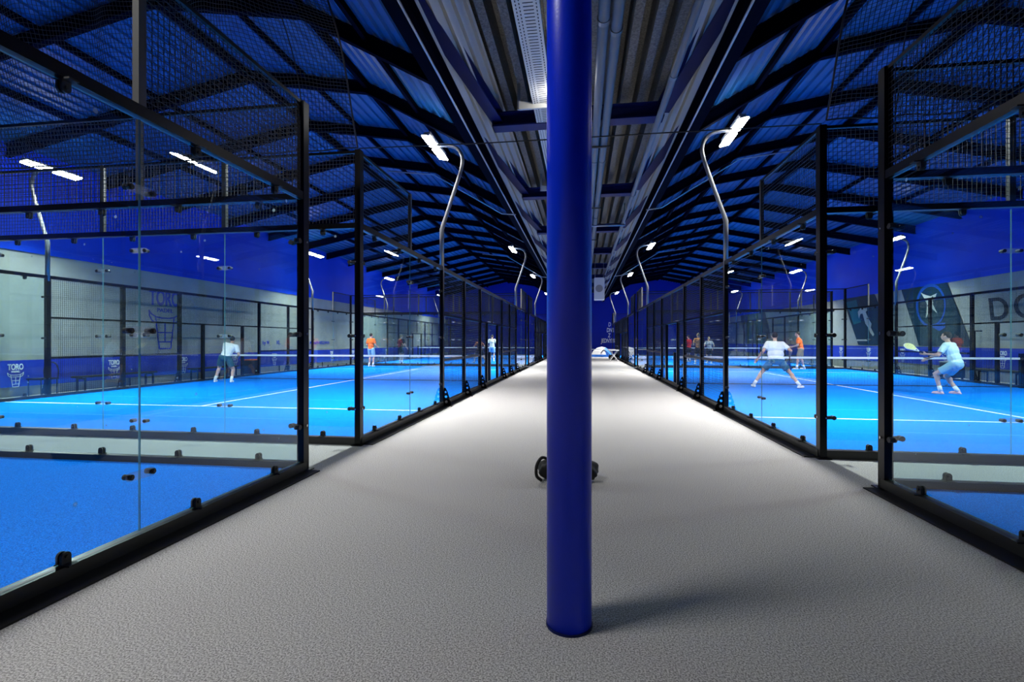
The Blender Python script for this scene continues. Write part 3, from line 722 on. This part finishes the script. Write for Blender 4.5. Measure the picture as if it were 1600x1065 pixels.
def bag(label, cat, x, y, w_, d, h, seed, name='backpack'):
    random.seed(seed); t = thing(name, label, cat, (x, y, 0)); bm = bmesh.new()
    bmesh.ops.create_icosphere(bm, subdivisions=4, radius=1)
    for v in bm.verts:
        p = v.co; q = .09*math.sin(5*p.x+seed)+.07*math.sin(9*p.y+4*p.z)+.04*math.sin(17*p.x+11*p.z)
        s = Vector([math.copysign(abs(c)**.75, c) for c in p])*(1+q*.6)
        v.co = Vector((s.x*w_/2, s.y*d/2, max(0, (s.z+.92)*h/2)))
    obj('body', mesh(bm, 'body', M['bag'], True), t)
    bm = bmesh.new()
    tube(bm, smoothpath([(-w_*.30, -d*.1, h*.85), (-w_*.42, -d*.3, h*.98), (-w_*.50, -d*.42, h*.7), (-w_*.50, -d*.45, h*.3), (-w_*.42, -d*.4, h*.1)], 5), .016, 6)
    obj('strap', mesh(bm, 'strap', M['bag'], True), t)
    bm = bmesh.new(); tube(bm, smoothpath([(-.05, 0, h*.97), (-.04, 0, h*1.15), (.04, 0, h*1.15), (.05, 0, h*.97)], 4), .012, 6); obj('handle', mesh(bm, 'handle', M['bag'], True), t)
    bm = bmesh.new(); box(bm, -w_*.25, w_*.25, -d*.56, -d*.40, h*.15, h*.55); bmesh.ops.bevel(bm, geom=bm.edges[:], offset=.02, segments=2); obj('pocket', mesh(bm, 'pocket', M['bag']), t)
bag('crumpled black backpack lying on the aisle carpet behind the blue pillar', 'backpack', -.15, 5.02, .60, .34, .25, 2)
bag('small black sports bag on the floor by the folding table near the fence', 'bag', 2.25, 38.0, .5, .4, .4, 5, 'sports_bag')

# ------------------------------------------------------------------ people
DG = None
def remesh(bm, name, m, vox):
    bmesh.ops.recalc_face_normals(bm, faces=bm.faces)
    me = bpy.data.meshes.new('tmp'); bm.to_mesh(me); bm.free()
    o = bpy.data.objects.new('tmp', me); C.objects.link(o)
    md = o.modifiers.new('r', 'REMESH'); md.mode = 'VOXEL'; md.voxel_size = vox
    sm = o.modifiers.new('s', 'SMOOTH'); sm.iterations = 2; sm.factor = .5
    dg = bpy.context.evaluated_depsgraph_get(); dg.update()
    r = bpy.data.meshes.new_from_object(o.evaluated_get(dg)); r.name = name
    bpy.data.objects.remove(o)
    r.materials.clear(); r.materials.append(m)
    for p in r.polygons: p.use_smooth = True
    return r
def cap(bm, a, b, ra, rb):
    a, b = Vector(a), Vector(b); tube(bm, [a, a.lerp(b, .5), b], [ra, (ra+rb)/2, rb], 12); ell(bm, a, ra, ra, ra, u=12, v=8); ell(bm, b, rb, rb, rb, u=12, v=8)
def ik(a, b, l1, l2, hint):
    a, b = Vector(a), Vector(b); d = b-a; L = min(d.length, (l1+l2)*.995); u = d.normalized(); b = a+u*L
    x = (l1*l1 - l2*l2 + L*L)/(2*L); h = math.sqrt(max(0, l1*l1-x*x)); hv = Vector(hint); hv = (hv - u*hv.dot(u)).normalized()
    return a + u*x + hv*h, b
def person(label, loc, rz, H=1.76, hipz=None, hip=(0,0), lean=(0,0), feet=None, hands=None, knee=((0,1,0),(0,1,0)), skin='skin', hair='hair', shirt='white_shirt', shorts='black_shorts', shoes='shoe_white', headturn=0, vox=.012, long_hair=False, toes=(0,0), holds=None, girth=1.0, socks=True):
    """lean = (forward, sideways to the right) offset of the chest over the hips, in metres"""
    s = H/1.76; t = thing('person', label, 'person', loc, rz)
    hz = (hipz or .92); hp = Vector((hip[0], hip[1], hz)); up = Vector((lean[1], lean[0], .50)).normalized()
    spine = lambda d: hp + up*d
    fw = Vector((0, 1, 0)); rt = Vector((1, 0, 0)); chest = spine(.36); neck = spine(.56); ft = (fw - up*fw.dot(up)).normalized(); rot = Matrix((rt, ft, up)).transposed()
    rt2 = ft.cross(up).normalized(); rot = Matrix((rt2, ft, up)).transposed()
    head = neck + up*.10*.6 + Vector((0, .02, .10)); hr = Matrix.Rotation(headturn, 3, 'Z')
    feet = feet or ((-.12, 0, 0), (.12, 0, 0)); hands = hands or ((-.28, .12, .85), (.28, .12, .85))
    sh = [chest + up*.13 - rt2*.175*girth**.5, chest + up*.13 + rt2*.175*girth**.5]
    hj = [hp - rt2*.095, hp + rt2*.095]
    K, A, E, Wr = [], [], [], []
    for i in (0, 1):
        k, a = ik(hj[i], Vector(feet[i]) + Vector((0, 0, .08)), .44, .42, knee[i]); K.append(k); A.append(a)
        e, w_ = ik(sh[i], hands[i], .30, .27, Vector(((-1, 1)[i]*.5, -.6, -.6))); E.append(e); Wr.append(w_)
    bm = bmesh.new()
    g = girth
    ell(bm, hp + up*.02, .155*g, .105*g, .12, rot); ell(bm, spine(.18), .14*g, .10*g, .16, rot); ell(bm, chest, .165*g, .11*g, .19, rot)
    cap(bm, neck - up*.10, neck + up*.06, .062, .052)
    ell(bm, head, .074, .092, .108, hr, 16, 12); ell(bm, head + hr @ Vector((0, .028, -.055)), .052, .062, .06, hr)
    ell(bm, head + hr @ Vector((0, .098, -.018)), .012, .018, .02, hr); ell(bm, head + hr @ Vector((0, .088, -.052)), .022, .012, .008, hr)
    for q in (-1, 1):
        ell(bm, head + hr @ Vector((q*.076, -.004, -.01)), .012, .02, .03, hr); ell(bm, head + hr @ Vector((q*.03, .082, .012)), .014, .012, .010, hr)
    for i in (0, 1):
        q = (-1, 1)[i]
        cap(bm, sh[i], E[i], .052, .041); cap(bm, E[i], Wr[i], .042, .027); ell(bm, E[i].lerp(Wr[i], .25), .043, .043, .05)
        d = (Wr[i]-E[i]).normalized(); a1, b1 = frame_at(d); R3 = Matrix((a1, b1, d)).transposed()
        pm = Wr[i] + d*.055; ell(bm, pm, .022, .042, .055, R3)
        for f in range(4):
            o_ = b1*(-.027+.018*f); L1 = (.034, .040, .038, .028)[f]
            p0 = pm + d*.045 + o_; p1 = p0 + d*L1; p2 = p1 + (d*.5 + a1*q*.85).normalized()*L1*.9
            cap(bm, p0, p1, .0095, .009); cap(bm, p1, p2, .009, .008)
        cap(bm, pm + b1*.03 - d*.02, pm + b1*.062 + d*.02, .012, .010); cap(bm, pm + b1*.062 + d*.02, pm + b1*.058 + d*.048, .010, .009)
        cap(bm, hj[i], K[i], .088*g**.5, .058); cap(bm, K[i], A[i], .056, .036); ell(bm, K[i].lerp(A[i], .28) - Vector(knee[i]).normalized()*.012, .056, .058, .09)
        ty = Matrix.Rotation(toes[i], 3, 'Z'); cap(bm, A[i] - Vector((0, 0, .035)), A[i] + ty @ Vector((0, .13, -.045)), .034, .026)
    obj('body', remesh(bm, 'body', M[skin], vox), t, scale=(s,)*3)
    # shirt
    bm = bmesh.new(); ell(bm, chest, .188*g, .132*g, .20, rot); ell(bm, spine(.18), .168*g, .126*g, .19, rot); ell(bm, hp + up*.04, .176*g, .128*g, .11, rot)
    cap(bm, sh[0], sh[1], .075, .075); cap(bm, neck - up*.12, neck - up*.05, .10, .075)
    for i in (0, 1): m_ = sh[i].lerp(E[i], .72); tube(bm, [sh[i], m_], [.072, .068], 12); ell(bm, sh[i], .074, .074, .074)
    obj('shirt', remesh(bm, 'shirt', M[shirt], vox), t, scale=(s,)*3)
    bm = bmesh.new(); ell(bm, hp - up*.01, .17*g, .122*g, .13, rot)
    for i in (0, 1): m_ = hj[i].lerp(K[i], .74); tube(bm, [hj[i] + up*.03, hj[i].lerp(K[i], .4), m_], [.10, .104, .098], 14); ell(bm, hj[i], .10, .10, .10)
    obj('shorts', remesh(bm, 'shorts', M[shorts], vox), t, scale=(s,)*3)
    for i in (0, 1):
        ty = Matrix.Rotation(toes[i], 3, 'Z'); bm = bmesh.new(); b0 = A[i] - Vector((0, 0, .02))
        ell(bm, Vector((A[i].x, A[i].y, A[i].z-.045)) + ty @ Vector((0, -.01, 0)), .042, .055, .05, ty)
        ell(bm, Vector((A[i].x, A[i].y, A[i].z-.052)) + ty @ Vector((0, .085, 0)), .046, .095, .034, ty)
        ell(bm, Vector((A[i].x, A[i].y, A[i].z-.070)) + ty @ Vector((0, .05, 0)), .047, .14, .018, ty)
        obj('shoe', remesh(bm, 'shoe', M[shoes], .009), t, scale=(s,)*3)
        if socks: bm = bmesh.new(); u = (K[i]-A[i]).normalized(); tube(bm, [A[i]-u*.02, A[i]+u*.12], [.045, .047], 12); obj('sock', mesh(bm, 'sock', M['white_shirt'], True), t, scale=(s,)*3)
    bm = bmesh.new()
    ell(bm, head + hr @ Vector((0, -.014, .022)), .080, .094, .100, hr, 18, 14)
    bmesh.ops.delete(bm, geom=[v for v in bm.verts if (hr.inverted() @ (v.co-head)).y > .045 and (hr.inverted() @ (v.co-head)).z < .055 or (v.co-head).z < -.06], context='VERTS')
    if long_hair: cap(bm, head + hr @ Vector((0, -.09, .03)), head + hr @ Vector((0, -.14, -.14)), .035, .018)
    hm = mesh(bm, 'hair', M[hair], True); obj('hair', hm, t, scale=(s,)*3)
    return t, [w_*s for w_ in Wr], E
def racket(label, base, d, nrm, face, rim):
    """padel racket: short grip starting at base, pointing along d"""
    t = thing('padel_racket', label, 'racket', base); d = Vector(d).normalized(); nrm = Vector(nrm); side = d.cross(nrm).normalized(); nrm = side.cross(d).normalized()
    R = Matrix((side, nrm, d)).transposed().to_4x4()
    bm = bmesh.new(); n = 28; pts = []
    for k in range(n):
        a = 2*PI*k/n; r_ = .125 if math.sin(a) > 0 else .125
        pts.append((r_*math.cos(a)*(1 if math.sin(a) > 0 else 1-.35*abs(math.sin(a))), .33+.135*math.sin(a)))
    prism(bm, pts, 'y', -.017, .017); bm.transform(R); obj('head', mesh(bm, 'head', face), t)
    bm = bmesh.new(); tube(bm, [(p[0]*1.02, 0, (p[1]-.33)*1.02+.33) for p in pts+pts[:1]], .012, 6, cap=False); bm.transform(R); obj('rim', mesh(bm, 'rim', rim), t)
    bm = bmesh.new(); tube(bm, [(0, 0, -.07), (0, 0, .10)], .016, 10); bm.transform(R); obj('grip', mesh(bm, 'grip', M['rubber']), t)
    bm = bmesh.new(); tube(bm, [(0, 0, .10), (-.07, 0, .22)], .010, 8); tube(bm, [(0, 0, .10), (.07, 0, .22)], .010, 8); bm.transform(R); obj('throat', mesh(bm, 'throat', rim), t)
    for k in range(9):
        bm = bmesh.new(); x, z = ((k % 3)-1)*.045, .30+(k//3)*.045; tube(bm, [(x, -.0185, z), (x, .0185, z)], .007, 8); bm.transform(R); obj('hole', mesh(bm, 'hole', M['dark']), t)
    return t
def hold(p, label, i, d, nrm, face, rim):
    t, Wr, E = p; mw = Matrix.Translation(t.location) @ Matrix.Rotation(t.rotation_euler.z, 4, 'Z')
    dirn = (Vector(Wr[i]) - Vector(E[i])).normalized()
    racket(label, mw @ (Vector(Wr[i]) + dirn*.085), d, nrm, face, rim)
G0 = .034
pA = person('player in white shirt and dark teal shorts striding wide on the second right court', (5.68, 15.45, G0), .0, 1.80, hipz=.80, lean=(.12, .02), feet=((-.56, .14, 0), (.58, -.18, 0)),
            hands=((-.46, .10, .84), (.44, .16, .92)), knee=((-.45, 1, 0), (.5, .8, 0)), shorts='teal_shorts', toes=(.1, -1.1), headturn=-.15, girth=1.35, vox=.010)
hold(pA, 'dark blue padel racket in the right hand of the white-shirted player', 1, (.05, .35, -.9), (1, .2, 0), M['racket_blue'], M['racket_blue'])
pB = person('bearded player in bright orange shirt facing the net near the right wall', (10.6, 25.7, G0), 1.15, 1.86, hipz=.92, lean=(.10, 0), feet=((-.14, .16, 0), (.14, -.12, 0)),
            hands=((-.10, .36, 1.05), (.10, .36, 1.02)), shirt='orange_shirt', shorts='khaki_shorts', skin='skin2', toes=(.1, -.1))
pC = person('crouching player in pale mint shirt and light blue shorts on the right court', (9.50, 14.3, G0), .60, 1.86, hipz=.74, lean=(.16, 0), hip=(0, -.16), feet=((-.16, .10, 0), (.20, -.10, 0)),
            hands=((-.26, .34, .98), (-.08, .40, .86)), knee=((-.2, 1, 0), (.2, 1, 0)), shirt='mint_shirt', shorts='blue_grey_shorts', shoes='shoe_pink', headturn=.1, hair='hair', vox=.010, girth=1.05)
hold(pC, 'pale yellow padel racket held out by the mint-shirted player', 0, (-.55, .50, .45), (.35, -.9, .35), M['racket_yellow'], M['white'])
person('player in pale orange shirt and black shorts seen from behind, far right court', (6.9, 30.6, G0), .1, 1.86, lean=(.03, 0), hands=((-.16, .3, 1.1), (.28, .1, .9)), feet=((-.14, .1, 0), (.13, -.12, 0)), shirt='pale_orange', skin='skin', hair='hair2', toes=(0, 0))
person('woman with ponytail and grey top seen from behind, far right court', (7.9, 32.2, G0), .1, 1.66, lean=(.04, 0), hands=((-.3, .15, .95), (.3, .15, .95)), feet=((-.1, .05, 0), (.12, -.1, 0)), shirt='grey_shirt', shorts='black_shorts', hair='hair2', long_hair=True)
person('person in red shirt standing beyond the pale orange player', (7.0, 33.8, G0), .6, 1.78, hands=((-.2, .3, 1.1), (.2, .3, 1.05)), shirt='red_shirt')
pG = person('leaning white-shirted figure added for a glass reflection by the far left fence, second left court', (-12.05, 15.1, G0), .35, 1.78, hipz=.82, lean=(.34, .12), feet=((-.30, .0, 0), (.28, -.25, 0)), hands=((-.2, .5, .75), (.25, .45, .8)), knee=((-.2, 1, 0), (.3, 1, 0)), shorts='teal_shorts')  # solid figure put in for what is mostly a reflection in the glass
person('player in bright orange shirt near the glass end of second left court', (-11.4, 25.3, G0), -.2, 1.82, hands=((-.18, .28, 1.1), (.2, .28, 1.05)), shirt='orange_shirt', shorts='blue_grey_shorts')
person('player in dark green shirt and black shorts, far left court', (-11.1, 28.9, G0), -.25, 1.82, hipz=.90, lean=(.06, 0), hands=((-.14, .32, 1.1), (.30, .2, .95)), feet=((-.14, .1, 0), (.16, -.1, 0)), shirt='green_shirt', hair='hair2')
person('player in brown shirt lunging in the middle of the far left court', (-6.55, 31.0, G0), .5, 1.76, hipz=.80, lean=(.18, 0), hands=((-.3, .4, 1.0), (.3, .4, 1.1)), feet=((-.3, .2, 0), (.3, -.2, 0)), knee=((-.3, 1, 0), (.3, 1, 0)), shirt='brown_shirt', shorts='black_shorts')
person('player in cream shirt seen from behind, far left court', (-6.1, 32.9, G0), -.1, 1.82, hands=((-.3, .2, 1.0), (.28, .25, .95)), shirt='cream_shirt', shorts='blue_grey_shorts')
